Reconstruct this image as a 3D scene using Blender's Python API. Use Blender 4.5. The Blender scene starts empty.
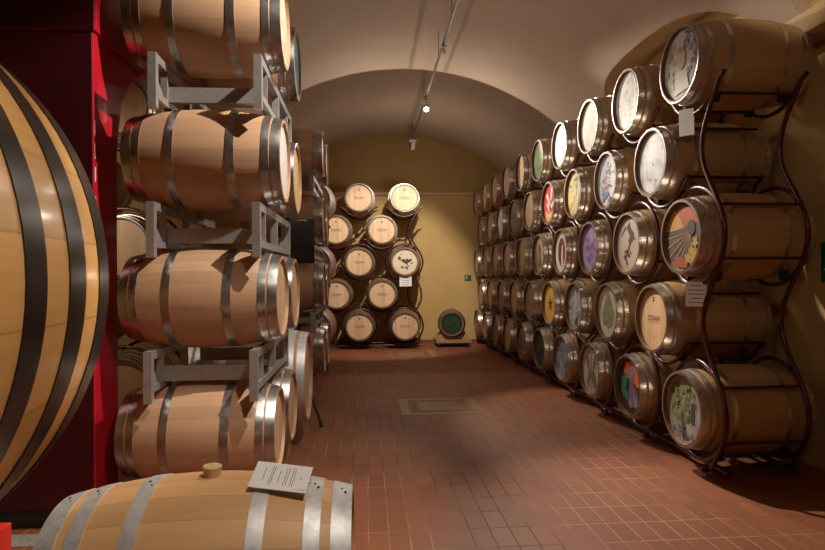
import bpy, bmesh, math, random
from mathutils import Vector, Matrix
random.seed(7)
PI = math.pi
D2R = PI / 180
scene = bpy.context.scene
COL = scene.collection

# ------------------------------------------------------------------ materials
def new_mat(name):
    m = bpy.data.materials.new(name)
    m.use_nodes = True
    nt = m.node_tree
    return m, nt, nt.nodes['Principled BSDF']

def N(nt, t, **kw):
    n = nt.nodes.new(t)
    for k, v in kw.items():
        setattr(n, k, v)
    return n

def math_n(nt, op, a, b=None, c=None):
    n = N(nt, 'ShaderNodeMath', operation=op)
    for i, v in enumerate((a, b, c)):
        if v is None:
            continue
        if isinstance(v, (int, float)):
            n.inputs[i].default_value = v
        else:
            nt.links.new(v, n.inputs[i])
    return n.outputs[0]

def ramp(nt, fac, stops, interp='LINEAR'):
    r = N(nt, 'ShaderNodeValToRGB')
    cr = r.color_ramp
    cr.interpolation = interp
    while len(cr.elements) < len(stops):
        cr.elements.new(0.5)
    for e, (p, c) in zip(cr.elements, stops):
        e.position = p
        e.color = (c[0], c[1], c[2], 1)
    nt.links.new(fac, r.inputs[0])
    return r.outputs[0]

def mixc(nt, fac, a, b, mode='MIX'):
    n = N(nt, 'ShaderNodeMix', data_type='RGBA', blend_type=mode)
    for sock, v in ((n.inputs[0], fac), (n.inputs[6], a), (n.inputs[7], b)):
        if isinstance(v, (int, float)):
            sock.default_value = v
        elif isinstance(v, tuple):
            sock.default_value = (v[0], v[1], v[2], 1)
        else:
            nt.links.new(v, sock)
    return n.outputs[2]

def noise(nt, vec, scale, detail=3, rough=.55):
    n = N(nt, 'ShaderNodeTexNoise')
    n.inputs['Scale'].default_value = scale
    n.inputs['Detail'].default_value = detail
    n.inputs['Roughness'].default_value = rough
    if vec is not None:
        nt.links.new(vec, n.inputs['Vector'])
    return n

def scaled(nt, vec, s):
    n = N(nt, 'ShaderNodeVectorMath', operation='MULTIPLY')
    nt.links.new(vec, n.inputs[0])
    n.inputs[1].default_value = s
    return n.outputs[0]

def offset_by(nt, vec, val, s):
    c = N(nt, 'ShaderNodeCombineXYZ')
    for i in range(3):
        nt.links.new(math_n(nt, 'MULTIPLY', val, s[i]), c.inputs[i])
    a = N(nt, 'ShaderNodeVectorMath', operation='ADD')
    nt.links.new(vec, a.inputs[0]); nt.links.new(c.outputs[0], a.inputs[1])
    return a.outputs[0]

def plain(name, col, rough=.5, metal=0, spec=None, var=.12, scale=8, bump=0):
    m, nt, b = new_mat(name)
    tc = N(nt, 'ShaderNodeTexCoord')
    n = noise(nt, tc.outputs['Object'], scale, 4)
    dark = tuple(c * (1 - var) for c in col); light = tuple(min(1, c * (1 + var)) for c in col)
    nt.links.new(ramp(nt, n.outputs[0], [(.3, dark), (.7, light)]), b.inputs['Base Color'])
    b.inputs['Roughness'].default_value = rough
    b.inputs['Metallic'].default_value = metal
    if spec is not None:
        b.inputs['Specular IOR Level'].default_value = spec
    if bump:
        bp = N(nt, 'ShaderNodeBump'); bp.inputs['Strength'].default_value = bump; bp.inputs['Distance'].default_value = .01
        nt.links.new(n.outputs[0], bp.inputs['Height']); nt.links.new(bp.outputs[0], b.inputs['Normal'])
    return m

def stave_wood(name, base, staves=26, rough=.5, contrast=.2, coat=0):
    """oak staves running along local X, split by the angle round the axis"""
    m, nt, b = new_mat(name)
    tc = N(nt, 'ShaderNodeTexCoord'); oi = N(nt, 'ShaderNodeObjectInfo')
    sp = N(nt, 'ShaderNodeSeparateXYZ'); nt.links.new(tc.outputs['Object'], sp.inputs[0])
    ang = math_n(nt, 'ARCTAN2', sp.outputs[1], sp.outputs[2])
    a = math_n(nt, 'MULTIPLY', ang, staves / (2 * PI))
    idx = math_n(nt, 'FLOOR', a)
    fr = math_n(nt, 'FRACT', a)
    wn = N(nt, 'ShaderNodeTexWhiteNoise', noise_dimensions='2D')
    cb = N(nt, 'ShaderNodeCombineXYZ'); nt.links.new(idx, cb.inputs[0]); nt.links.new(oi.outputs['Random'], cb.inputs[1])
    nt.links.new(cb.outputs[0], wn.inputs['Vector'])
    gv = offset_by(nt, scaled(nt, tc.outputs['Object'], (2.2, 34, 34)), oi.outputs['Random'], (40, 40, 40))
    g = noise(nt, gv, 1.6, 5, .65)
    big = noise(nt, offset_by(nt, scaled(nt, tc.outputs['Object'], (1.5, 4, 4)), oi.outputs['Random'], (60, 20, 30)), 1.5, 3)
    lo = tuple(c * (1 - contrast * 1.3) for c in base); hi = tuple(min(1, c * (1 + contrast)) for c in base)
    t = math_n(nt, 'ADD', math_n(nt, 'MULTIPLY', wn.outputs[0], .5), math_n(nt, 'MULTIPLY', g.outputs[0], .6))
    c = ramp(nt, t, [(.1, lo), (.9, hi)])
    red = (base[0] * 1.0, base[1] * .92, base[2] * .84)
    c = mixc(nt, math_n(nt, 'MULTIPLY', big.outputs[0], .6), c, red)
    edge = math_n(nt, 'LESS_THAN', math_n(nt, 'ABSOLUTE', math_n(nt, 'SUBTRACT', fr, .5)), .485)
    c = mixc(nt, math_n(nt, 'MULTIPLY', math_n(nt, 'SUBTRACT', 1, edge), .4), c, tuple(v * .4 for v in base))
    nt.links.new(c, b.inputs['Base Color'])
    b.inputs['Roughness'].default_value = rough
    if coat:
        b.inputs['Coat Weight'].default_value = coat; b.inputs['Coat Roughness'].default_value = .15
    bp = N(nt, 'ShaderNodeBump'); bp.inputs['Strength'].default_value = .15; bp.inputs['Distance'].default_value = .004
    nt.links.new(g.outputs[0], bp.inputs['Height']); nt.links.new(bp.outputs[0], b.inputs['Normal'])
    return m

def plank_wood(name, base, n_planks=9, width=.5, contrast=.16, axis=1, rough=.55):
    """vertical boards of a barrel head"""
    m, nt, b = new_mat(name)
    tc = N(nt, 'ShaderNodeTexCoord'); oi = N(nt, 'ShaderNodeObjectInfo')
    sp = N(nt, 'ShaderNodeSeparateXYZ'); nt.links.new(tc.outputs['Object'], sp.inputs[0])
    a = math_n(nt, 'MULTIPLY', sp.outputs[axis], n_planks / width)
    idx = math_n(nt, 'FLOOR', a); fr = math_n(nt, 'FRACT', a)
    wn = N(nt, 'ShaderNodeTexWhiteNoise', noise_dimensions='2D')
    cb = N(nt, 'ShaderNodeCombineXYZ'); nt.links.new(idx, cb.inputs[0]); nt.links.new(oi.outputs['Random'], cb.inputs[1])
    nt.links.new(cb.outputs[0], wn.inputs['Vector'])
    s = [30, 30, 30]; s[2 if axis == 1 else 0] = 2.5
    g = noise(nt, offset_by(nt, scaled(nt, tc.outputs['Object'], tuple(s)), oi.outputs['Random'], (33, 50, 20)), 1.5, 4)
    lo = tuple(c * (1 - contrast * 1.3) for c in base); hi = tuple(min(1, c * (1 + contrast)) for c in base)
    t = math_n(nt, 'ADD', math_n(nt, 'MULTIPLY', wn.outputs[0], .55), math_n(nt, 'MULTIPLY', g.outputs[0], .5))
    c = ramp(nt, t, [(.1, lo), (.9, hi)])
    edge = math_n(nt, 'GREATER_THAN', math_n(nt, 'ABSOLUTE', math_n(nt, 'SUBTRACT', fr, .5)), .475)
    c = mixc(nt, math_n(nt, 'MULTIPLY', edge, .45), c, tuple(v * .4 for v in base))
    nt.links.new(c, b.inputs['Base Color'])
    b.inputs['Roughness'].default_value = rough
    return m

def steel(name, col, rough=.35, metal=.85, var=.25, scale=25):
    m, nt, b = new_mat(name)
    tc = N(nt, 'ShaderNodeTexCoord'); oi = N(nt, 'ShaderNodeObjectInfo')
    v = offset_by(nt, tc.outputs['Object'], oi.outputs['Random'], (20, 20, 20))
    n = noise(nt, v, scale, 4, .7)
    lo = tuple(c * (1 - var) for c in col); hi = tuple(min(1, c * (1 + var)) for c in col)
    nt.links.new(ramp(nt, n.outputs[0], [(.3, lo), (.7, hi)]), b.inputs['Base Color'])
    b.inputs['Metallic'].default_value = metal
    n2 = noise(nt, v, scale * .4, 3)
    nt.links.new(math_n(nt, 'ADD', math_n(nt, 'MULTIPLY', n2.outputs[0], .25), rough - .12), b.inputs['Roughness'])
    return m

def blotch(name, stops, scale=8, detail=4, rough=.6, interp='LINEAR', stretch=(1, 1, 1), seed=0, rgh=.6):
    """mottled paint"""
    m, nt, b = new_mat(name)
    tc = N(nt, 'ShaderNodeTexCoord')
    mp = N(nt, 'ShaderNodeMapping'); nt.links.new(tc.outputs['Object'], mp.inputs[0])
    mp.inputs['Location'].default_value = (seed, seed * 1.7, seed * .6); mp.inputs['Scale'].default_value = stretch
    n = noise(nt, mp.outputs[0], scale, detail, rgh)
    nt.links.new(ramp(nt, n.outputs[0], stops, interp), b.inputs['Base Color'])
    b.inputs['Roughness'].default_value = rough
    return m

_flat = {}
def flat(col, rough=.6):
    k = (tuple(col), rough)
    if k not in _flat:
        _flat[k] = plain('paint_%d' % len(_flat), col, rough, var=.06, scale=30)
    return _flat[k]

OAK_NEW = stave_wood('oak_new', (.52, .325, .20), 26, .5, .24)
OAK_FRONT = stave_wood('oak_foreground', (.68, .405, .19), 22, .5, .24)
OAK_AGED = stave_wood('oak_aged', (.40, .235, .10), 24, .45, .2)
OAK_CASK = stave_wood('oak_varnished', (.74, .42, .14), 26, .3, .34, coat=.5)
CHIME = plain('worn_chime', (.15, .085, .042), .55, var=.25, scale=20)
OAK_DARK = stave_wood('oak_dark', (.22, .13, .07), 22, .5, .2)
HEAD_WOOD = plank_wood('head_oak', (.62, .39, .21))
HEAD_DARK = plank_wood('head_oak_aged', (.38, .22, .11))
HEAD_PALE = plank_wood('head_oak_pale', (.70, .47, .28))
GALV = steel('galvanised_hoop', (.43, .42, .41), .30, .95)
GALV_PALE = steel('galvanised_pale', (.66, .66, .66), .5, .5, .18)
HOOP_WARM = steel('hoop_worn', (.56, .52, .47), .3, .9)
HOOP_BLACK = plain('hoop_black', (.030, .026, .024), .28, .3, var=.35, scale=12)
HOOP_RUST = steel('hoop_dark', (.16, .12, .10), .45, .7)
RACK_GREY = steel('rack_grey', (.40, .38, .37), .45, .55, .1)
RACK_RED = plain('rack_bordeaux', (.060, .010, .012), .3, .15, var=.2)
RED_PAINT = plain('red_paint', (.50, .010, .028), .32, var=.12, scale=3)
SHADE_RED = plain('red_painted_shade', (.050, .003, .006), .4, var=.15, scale=3)  # portal red with the shade of its front mixed into the colour
RED_BRIGHT = plain('red_box_paint', (.78, .045, .03), .45, var=.06)
BLACK = plain('black_plastic', (.012, .012, .013), .42, var=.2)
RUBBER = plain('black_rubber', (.01, .01, .01), .7, var=.2)
WHITE_PL = plain('white_enamel', (.75, .74, .72), .4, var=.04)
PAPER = plain('paper', (.82, .81, .80), .6, var=.03)
INK = plain('ink', (.10, .10, .10), .8, var=.1)
BRAND = plain('brand_ink', (.10, .06, .04), .8, var=.1)
CORK = plain('silicone_bung', (.62, .44, .22), .5, var=.1, scale=40)
TIMBER = plank_wood('timber', (.42, .24, .11), 5, .5, .2, axis=2)
GREEN_SIGN = plain('sign_green', (.005, .12, .06), .4, var=.05)
TRACK_DARK = plain('track_metal', (.09, .07, .06), .4, .5, var=.1)

def plaster(name, base, dark, scale=1.3, bump=.25):
    m, nt, b = new_mat(name)
    tc = N(nt, 'ShaderNodeTexCoord')
    n1 = noise(nt, tc.outputs['Object'], scale, 5, .6)
    n2 = noise(nt, tc.outputs['Object'], scale * 14, 4, .6)
    c = ramp(nt, n1.outputs[0], [(.3, dark), (.7, base)])
    c = mixc(nt, math_n(nt, 'MULTIPLY', n2.outputs[0], .25), c, dark)
    nt.links.new(c, b.inputs['Base Color'])
    b.inputs['Roughness'].default_value = .85
    bp = N(nt, 'ShaderNodeBump'); bp.inputs['Strength'].default_value = bump; bp.inputs['Distance'].default_value = .015
    nt.links.new(n2.outputs[0], bp.inputs['Height']); nt.links.new(bp.outputs[0], b.inputs['Normal'])
    return m
VAULT = plaster('vault_plaster', (.54, .41, .31), (.47, .35, .265))
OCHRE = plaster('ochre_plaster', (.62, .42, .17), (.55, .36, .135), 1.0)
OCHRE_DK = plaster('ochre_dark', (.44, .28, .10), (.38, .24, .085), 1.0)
LEDGE = plaster('ledge_plaster', (.62, .44, .24), (.55, .39, .20))

def floor_mat():
    m, nt, b = new_mat('terracotta_tiles')
    tc = N(nt, 'ShaderNodeTexCoord'); sp = N(nt, 'ShaderNodeSeparateXYZ')
    nt.links.new(tc.outputs['Object'], sp.inputs[0])
    wob = noise(nt, tc.outputs['Object'], 3, 2)
    w = math_n(nt, 'MULTIPLY', math_n(nt, 'SUBTRACT', wob.outputs[0], .5), .012)
    tx = math_n(nt, 'DIVIDE', math_n(nt, 'ADD', sp.outputs[0], w), .119)
    ty = math_n(nt, 'DIVIDE', math_n(nt, 'ADD', sp.outputs[1], w), .246)
    fx = math_n(nt, 'ABSOLUTE', math_n(nt, 'SUBTRACT', math_n(nt, 'FRACT', tx), .5))
    fy = math_n(nt, 'ABSOLUTE', math_n(nt, 'SUBTRACT', math_n(nt, 'FRACT', ty), .5))
    gx = math_n(nt, 'GREATER_THAN', fx, .5 - .0030 / .119)
    gy = math_n(nt, 'GREATER_THAN', fy, .5 - .0034 / .246)
    g = math_n(nt, 'MAXIMUM', gx, gy)
    wn = N(nt, 'ShaderNodeTexWhiteNoise', noise_dimensions='2D')
    cb = N(nt, 'ShaderNodeCombineXYZ')
    nt.links.new(math_n(nt, 'FLOOR', tx), cb.inputs[0]); nt.links.new(math_n(nt, 'FLOOR', ty), cb.inputs[1])
    nt.links.new(cb.outputs[0], wn.inputs['Vector'])
    n = noise(nt, tc.outputs['Object'], 30, 4)
    t = math_n(nt, 'ADD', math_n(nt, 'MULTIPLY', wn.outputs[0], .4), math_n(nt, 'MULTIPLY', n.outputs[0], .6))
    c = ramp(nt, t, [(.1, (.190, .056, .020)), (.9, (.285, .090, .032))])
    big = noise(nt, tc.outputs['Object'], .9, 3)
    gcol = ramp(nt, big.outputs[0], [(.42, (.10, .05, .035)), (.58, (.42, .27, .18))])
    c = mixc(nt, g, c, gcol)
    nt.links.new(c, b.inputs['Base Color'])
    r = math_n(nt, 'ADD', math_n(nt, 'MULTIPLY', n.outputs[0], .15), .50)
    nt.links.new(math_n(nt, 'ADD', r, math_n(nt, 'MULTIPLY', g, .3)), b.inputs['Roughness'])
    bp = N(nt, 'ShaderNodeBump'); bp.inputs['Strength'].default_value = .35; bp.inputs['Distance'].default_value = .003
    nt.links.new(math_n(nt, 'SUBTRACT', math_n(nt, 'MULTIPLY', n.outputs[0], .2), g), bp.inputs['Height'])
    nt.links.new(bp.outputs[0], b.inputs['Normal'])
    return m
FLOOR = floor_mat()
INLAY = plain('inlay_stone', (.25, .145, .07), .42, var=.15, scale=14)
INLAY_RED = plain('inlay_brick', (.17, .062, .036), .45, var=.15, scale=14)

def emit(name, col, s):
    m, nt, b = new_mat(name)
    b.inputs['Base Color'].default_value = (*col, 1)
    b.inputs['Emission Color'].default_value = (*col, 1)
    b.inputs['Emission Strength'].default_value = s
    return m
GLOW = emit('lamp_glow', (1, .93, .82), 14)

# ------------------------------------------------------------------ mesh helpers
def link(name, me, mat, parent=None, loc=(0, 0, 0), rot=(0, 0, 0)):
    o = bpy.data.objects.new(name, me)
    COL.objects.link(o)
    if mat is not None:
        for mm in (mat if isinstance(mat, (list, tuple)) else [mat]):
            me.materials.append(mm)
    o.location = loc; o.rotation_euler = rot
    if parent is not None:
        o.parent = parent
    return o

def obj(name, bm, mat, parent=None, smooth=None, loc=(0, 0, 0), rot=(0, 0, 0)):
    me = bpy.data.meshes.new(name)
    bmesh.ops.recalc_face_normals(bm, faces=bm.faces)
    bm.to_mesh(me); bm.free()
    if smooth is not None:
        me.shade_smooth()
        try:
            me.set_sharp_from_angle(angle=smooth * D2R)
        except Exception:
            pass
    return link(name, me, mat, parent, loc, rot)

def add_box(bm, x0, x1, y0, y1, z0, z1, bev=0, mtx=None, mi=0):
    r = bmesh.ops.create_cube(bm, size=1)
    vs = r['verts']
    for v in vs:
        v.co = Vector((x0 + (v.co.x + .5) * (x1 - x0), y0 + (v.co.y + .5) * (y1 - y0), z0 + (v.co.z + .5) * (z1 - z0)))
        if mtx is not None:
            v.co = mtx @ v.co
    fs = list({f for v in vs for f in v.link_faces})
    for f in fs:
        f.material_index = mi
    if bev:
        es = list({e for v in vs for e in v.link_edges})
        bmesh.ops.bevel(bm, geom=es, offset=bev, segments=2, affect='EDGES', profile=.5)

def lathe(bm, prof, seg=48, axis='X', closed=False, mi=0):
    """prof: (along, radius)"""
    rings = []
    for (a, r) in prof:
        if r < 1e-6:
            p = (a, 0, 0) if axis == 'X' else (0, 0, a)
            rings.append([bm.verts.new(p)])
            continue
        ring = []
        for i in range(seg):
            t = 2 * PI * i / seg
            c, s = r * math.cos(t), r * math.sin(t)
            ring.append(bm.verts.new((a, c, s) if axis == 'X' else (c, s, a)))
        rings.append(ring)
    pairs = list(zip(rings, rings[1:]))
    if closed:
        pairs.append((rings[-1], rings[0]))
    for A, B in pairs:
        for i in range(seg):
            j = (i + 1) % seg
            if len(A) == 1 and len(B) == 1:
                continue
            if len(A) == 1:
                f = bm.faces.new((A[0], B[i], B[j]))
            elif len(B) == 1:
                f = bm.faces.new((A[i], B[0], A[j]))
            else:
                f = bm.faces.new((A[i], B[i], B[j], A[j]))
            f.material_index = mi

def tube(bm, pts, r, seg=8, closed=False):
    pts = [Vector(p) for p in pts]
    n = len(pts); rings = []; up = None
    for i, p in enumerate(pts):
        a = pts[(i - 1) % n] if (closed or i > 0) else p
        b = pts[(i + 1) % n] if (closed or i < n - 1) else p
        t = (b - a).normalized()
        if up is None:
            up = Vector((0, 0, 1)) if abs(t.z) < .9 else Vector((1, 0, 0))
        x = t.cross(up)
        if x.length < 1e-4:
            up = Vector((1, .2, 0)); x = t.cross(up)
        x.normalize(); y = x.cross(t).normalized(); up = y
        rings.append([bm.verts.new(p + r * (math.cos(2 * PI * k / seg) * x + math.sin(2 * PI * k / seg) * y)) for k in range(seg)])
    m = n if closed else n - 1
    for i in range(m):
        A, B = rings[i], rings[(i + 1) % n]
        if closed and i == n - 1:   # align the seam
            best = min(range(seg), key=lambda s: sum((A[k].co - B[(k + s) % seg].co).length for k in range(seg)))
            B = [B[(k + best) % seg] for k in range(seg)]
        for k in range(seg):
            bm.faces.new((A[k], A[(k + 1) % seg], B[(k + 1) % seg], B[k]))
    if not closed:
        bm.faces.new(rings[0][::-1]); bm.faces.new(rings[-1])

def empty(name, loc=(0, 0, 0), rot=(0, 0, 0)):
    o = bpy.data.objects.new(name, None)
    o.empty_display_size = .1
    COL.objects.link(o); o.location = loc; o.rotation_euler = rot
    return o

def tag(o, label, cat, group=None, kind=None):
    o['label'] = label; o['category'] = cat
    if group:
        o['group'] = group
    if kind:
        o['kind'] = kind
    return o

def struct(o):
    o['kind'] = 'structure'
    return o

def copy_tree(o, parent=None):
    c = o.copy(); COL.objects.link(c)
    if parent is not None:
        c.parent = parent
    for ch in list(o.children):
        copy_tree(ch, c)
    return c

def text_mesh(txt, size, spacing=1.0, bold=.0):
    cu = bpy.data.curves.new('txt', 'FONT')
    cu.body = txt; cu.size = size; cu.align_x = 'CENTER'; cu.align_y = 'CENTER'; cu.space_character = spacing
    cu.extrude = .0004; cu.offset = bold; cu.resolution_u = 3
    t = bpy.data.objects.new('txt', cu); COL.objects.link(t)
    bpy.context.view_layer.update()
    dg = bpy.context.evaluated_depsgraph_get()
    me = bpy.data.meshes.new_from_object(t.evaluated_get(dg))
    bpy.data.objects.remove(t)
    return me

def mesh_xform(me, M):
    me.transform(M); me.update()
    return me

# ------------------------------------------------------------------ setting
RW, LW, FAR, NEAR = 3.45, -3.3, 13.1, -2.2
VX, VZ, VR = .65, .95, 3.75
def vault(x):
    d = VR * VR - (x - VX) ** 2
    return VZ + math.sqrt(d) if d > 0 else VZ
def ceil_z(x, y):
    z = vault(x)
    if x < 0:
        z = max(z, 3.78)
    if x > 2.2:
        for yc, hw in ((6.15, 1.5), (2.70, 1.65)):
            q = abs(y - yc) / hw
            if abs(q) < 1:
                z = max(z, 3.35 + (.60 + .36 * (x - 2.9)) * math.sqrt(1 - q ** 3))
    return z

bm = bmesh.new()
ys = [NEAR - .1 + (FAR + .2 - NEAR) * j / 620 for j in range(621)]
xs = [LW - .1 + (2.3 - LW + .1) * i / 60 for i in range(60)] + [2.3 + (RW + .1 - 2.3) * i / 80 for i in range(81)]
nx, ny = len(xs) - 1, len(ys) - 1
top = [[bm.verts.new((x, y, ceil_z(x, y))) for y in ys] for x in xs]
for i in range(nx):
    for j in range(ny):
        bm.faces.new((top[i][j], top[i][j + 1], top[i + 1][j + 1], top[i + 1][j]))
struct(obj('ceiling', bm, VAULT, smooth=25))

bm = bmesh.new(); add_box(bm, LW - .2, RW + .2, NEAR - .2, FAR + .2, -.1, 0); struct(obj('floor', bm, FLOOR))
bm = bmesh.new(); add_box(bm, LW - .2, RW + .2, FAR, FAR + .15, 0, 4.9); struct(obj('wall_far', bm, OCHRE))
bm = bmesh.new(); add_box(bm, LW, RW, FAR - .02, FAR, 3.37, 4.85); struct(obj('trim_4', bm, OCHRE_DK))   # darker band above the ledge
bm = bmesh.new(); add_box(bm, RW, RW + .15, NEAR, FAR, 0, 4.9); struct(obj('wall_right', bm, OCHRE))
bm = bmesh.new(); add_box(bm, LW - .15, LW, NEAR, FAR, 0, 4.9); struct(obj('wall_left', bm, OCHRE))
bm = bmesh.new(); add_box(bm, LW - .2, RW + .2, NEAR - .15, NEAR, 0, 4.9); struct(obj('wall_near', bm, OCHRE))
bm = bmesh.new(); add_box(bm, 3.2, RW, NEAR, 4.5, 3.26, 3.42, .01); struct(obj('trim_1', bm, LEDGE))          # ledge under the vault on the right
bm = bmesh.new(); add_box(bm, LW, RW, FAR - .05, FAR, 3.30, 3.37, .008); struct(obj('trim_2', bm, LEDGE))      # thin ledge on the far wall
bm = bmesh.new(); add_box(bm, -1.3, RW, FAR - .012, FAR, 0, .07); struct(obj('baseboard_far', bm, plain('skirting', (.20, .075, .045), .5)))
bm = bmesh.new(); add_box(bm, LW, -1.5, 3.44, 3.60, 0, .004)
struct(obj('trim_3', bm, plain('grey_floor_strip', (.30, .28, .25), .6, var=.5, scale=90)))

# floor inlays
def inlay(x0, x1, y0, y1, label):
    t = empty('floor_emblem', ((x0 + x1) / 2, (y0 + y1) / 2, 0))
    tag(t, label, 'floor emblem')
    w, d = (x1 - x0) / 2, (y1 - y0) / 2
    def frame(name, a, b, z, m):
        bm = bmesh.new()
        if b is None:
            add_box(bm, -w * a, w * a, -d * a, d * a, 0, z)
        else:
            add_box(bm, -w * a, w * a, d * b, d * a, 0, z); add_box(bm, -w * a, w * a, -d * a, -d * b, 0, z)
            add_box(bm, -w * a, -w * b, -d * b, d * b, 0, z); add_box(bm, w * b, w * a, -d * b, d * b, 0, z)
        return obj(name, bm, m, t)
    frame('outer_border', 1, .78, .0015, INLAY)
    frame('inner_panel', .52, None, .0015, INLAY)
    me = text_mesh('UMC', .2)
    link('lettering', me, INLAY_RED, t, (0, 0, .0018))
inlay(.37, 1.28, 6.31, 7.14, 'tan stone emblem panel in the tiles halfway down the aisle')
inlay(.385, 1.295, 10.78, 11.8, 'tan stone emblem panel in the tiles just before the far barrel rack')

# ------------------------------------------------------------------ barrels
def prof_r(x, L, r, R, p=2.0):
    return R - (R - r) * abs(2 * x / L) ** p

REC = .036
def barrel_proto(L, r, R, hoops, body_m, hoop_m, head_m, rear=True, seg=56, name='wine_barrel', rivets=False, rec=REC, chime_m=None):
    """axis along local X, painted head at +X, base of the Empty at the axis"""
    root = empty(name)
    bm = bmesh.new()
    n = 22; ch = .016
    pr = [(-L / 2 + rec, r * .5), (-L / 2 + rec, r - ch - .006), (-L / 2, r - ch)]
    pr += [(-L / 2 + .001, r - .001)] + [(x, prof_r(x, L, r, R)) for x in [L * (i / n - .5) for i in range(1, n)]] + [(L / 2 - .001, r - .001)]
    pr += [(L / 2, r - ch), (L / 2 - rec, r - ch - .006), (L / 2 - rec, r * .5)]
    lathe(bm, pr, seg)
    bm.faces.ensure_lookup_table()
    if chime_m is not None:
        for f in bm.faces:
            c = f.calc_center_median()
            if abs(c.x) > L / 2 - .0012 or (abs(c.x) > L / 2 - rec - .001 and math.hypot(c.y, c.z) < r - ch + .002):
                f.material_index = 1
    obj('staves', bm, [body_m, chime_m] if chime_m is not None else body_m, root, 35)
    for (xc, w) in hoops:
        for s in (-1, 1):
            bm = bmesh.new()
            a, b = s * xc - w / 2, s * xc + w / 2
            a = max(a, -L / 2 + .0005); b = min(b, L / 2 - .0005)
            ra, rb = prof_r(a, L, r, R), prof_r(b, L, r, R); rm = prof_r((a + b) / 2, L, r, R)
            t = .0035
            lathe(bm, [(a, ra - .002), (a, ra + t), ((a + b) / 2, rm + t + .0005), (b, rb + t), (b, rb - .002)], seg, closed=True)
            hp = obj('hoop', bm, hoop_m, root, 35)
            if rivets:
                for k in (0, 1):
                    rr = rm + t
                    bm = bmesh.new()
                    Mx = Matrix.Translation(((a + b) / 2 + (.010 if k else -.004), 0, 0)) @ Matrix.Rotation((4 + k * 5) * D2R, 4, 'X') @ Matrix.Translation((0, 0, rr))
                    bmesh.ops.create_uvsphere(bm, u_segments=10, v_segments=6, radius=.0045, matrix=Mx)
                    obj('rivet', bm, HOOP_BLACK, hp, 40)
    for s in ((1, -1) if rear else (1,)):
        bm = bmesh.new()
        x = s * (L / 2 - rec)
        lathe(bm, [(x - s * .018, 0), (x - s * .018, r - ch - .007), (x + s * .004, r - ch - .007), (x + s * .004, 0)], 40)
        obj('head', bm, head_m, root)
    return root

H_RIGHT = [(.413, .052), (.350, .036), (.205, .034)]
H_LEFT = [(.445, .056), (.383, .045), (.18, .05)]
RL, RR_, RB = .88, .279, .333
LL, LR_, LB = .95, .265, .326
P_right = barrel_proto(RL, RR_, RB, H_RIGHT, OAK_AGED, HOOP_WARM, HEAD_WOOD, chime_m=CHIME)
P_left = barrel_proto(LL, LR_, LB, H_LEFT, OAK_NEW, GALV, HEAD_PALE, rec=.024)

def head_of(o):
    for c in o.children:
        if c.name.startswith('head'):
            return c
def body_of(o):
    for c in o.children:
        if c.name.startswith('staves'):
            return c

HX_R = RL / 2 - REC + .004      # head surface on the painted barrels
RHEAD = RR_ - .018 - .010

# ---- painted heads: a list of (material, polygon) in head coordinates (right, up), unit = head radius
def circ(cx, cy, r, n=14, ry=None, rot=0):
    ry = ry or r
    return [(cx + r * math.cos(2 * PI * i / n) * math.cos(rot) - ry * math.sin(2 * PI * i / n) * math.sin(rot),
             cy + r * math.cos(2 * PI * i / n) * math.sin(rot) + ry * math.sin(2 * PI * i / n) * math.cos(rot)) for i in range(n)]
def painting(parent, bg, shapes, hx=HX_R, rad=RHEAD, scale=1.0, label=None):
    mats = []
    def mid(m):
        if m not in mats:
            mats.append(m)
        return mats.index(m)
    bm = bmesh.new()
    if bg is not None:
        mi = mid(bg)
        bmr = bmesh.new()
        R = rad * scale
        for (x, rr) in ((hx, R), (hx + .0008, R)):
            pass
        vs = [bm.verts.new((hx + .001, R * math.cos(2 * PI * i / 48), R * math.sin(2 * PI * i / 48))) for i in range(48)]
        f = bm.faces.new(vs); f.material_index = mi
        vb = [bm.verts.new((hx, v.co.y, v.co.z)) for v in vs]
        for i in range(48):
            q = bm.faces.new((vs[i], vb[i], vb[(i + 1) % 48], vs[(i + 1) % 48])); q.material_index = mi
        bmr.free()
    for k, (m, poly) in enumerate(shapes):
        mi = mid(m)
        x = hx + .0016 + .0004 * min(k, 12) + .00002 * k
        pts = []
        for (a, b) in poly:
            d = math.hypot(a, b)
            lim = .97 * scale
            if d > lim:
                a, b = a * lim / d, b * lim / d
            pts.append((a * rad, b * rad))
        vs = [bm.verts.new((x, a, b)) for a, b in pts]
        try:
            f = bm.faces.new(vs); f.material_index = mi
        except ValueError:
            pass
    me = bpy.data.meshes.new('painting'); bm.to_mesh(me); bm.free()
    o = link('painting', me, mats, parent)
    if label:
        o['label'] = label
    return o

CES = mesh_xform(text_mesh('CESARI', .060, 1.1, .0005), Matrix(((0, 0, 1, 0), (1, 0, 0, 0), (0, 1, 0, 0), (0, 0, 0, 1))))
CES.materials.append(BRAND)
def brand(head, hx, z=.0, emblem=True):
    o = bpy.data.objects.new('lettering', CES); COL.objects.link(o); o.parent = head
    o.location = (hx + .001, 0, z)
    o['label'] = 'dark CESARI lettering'
    if emblem:
        e = bpy.data.objects.new('emblem', EMB); COL.objects.link(e); e.parent = head; e.location = (hx, 0, 0)
def emblem_mesh():
    bm = bmesh.new()
    for poly in (circ(0, .155, .015, 10), [(-.022, .172), (.022, .172), (.015, .182), (-.015, .182)],
                 [(-.085, -.031), (.085, -.031), (.085, -.034), (-.085, -.034)], [(-.01, -.155), (.01, -.155), (.01, -.165), (-.01, -.165)]):
        bm.faces.new([bm.verts.new((.0012, a, b)) for a, b in poly])
    me = bpy.data.meshes.new('emblem'); bm.to_mesh(me); bm.free(); me.materials.append(BRAND)
    return me
EMB = emblem_mesh()

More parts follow.
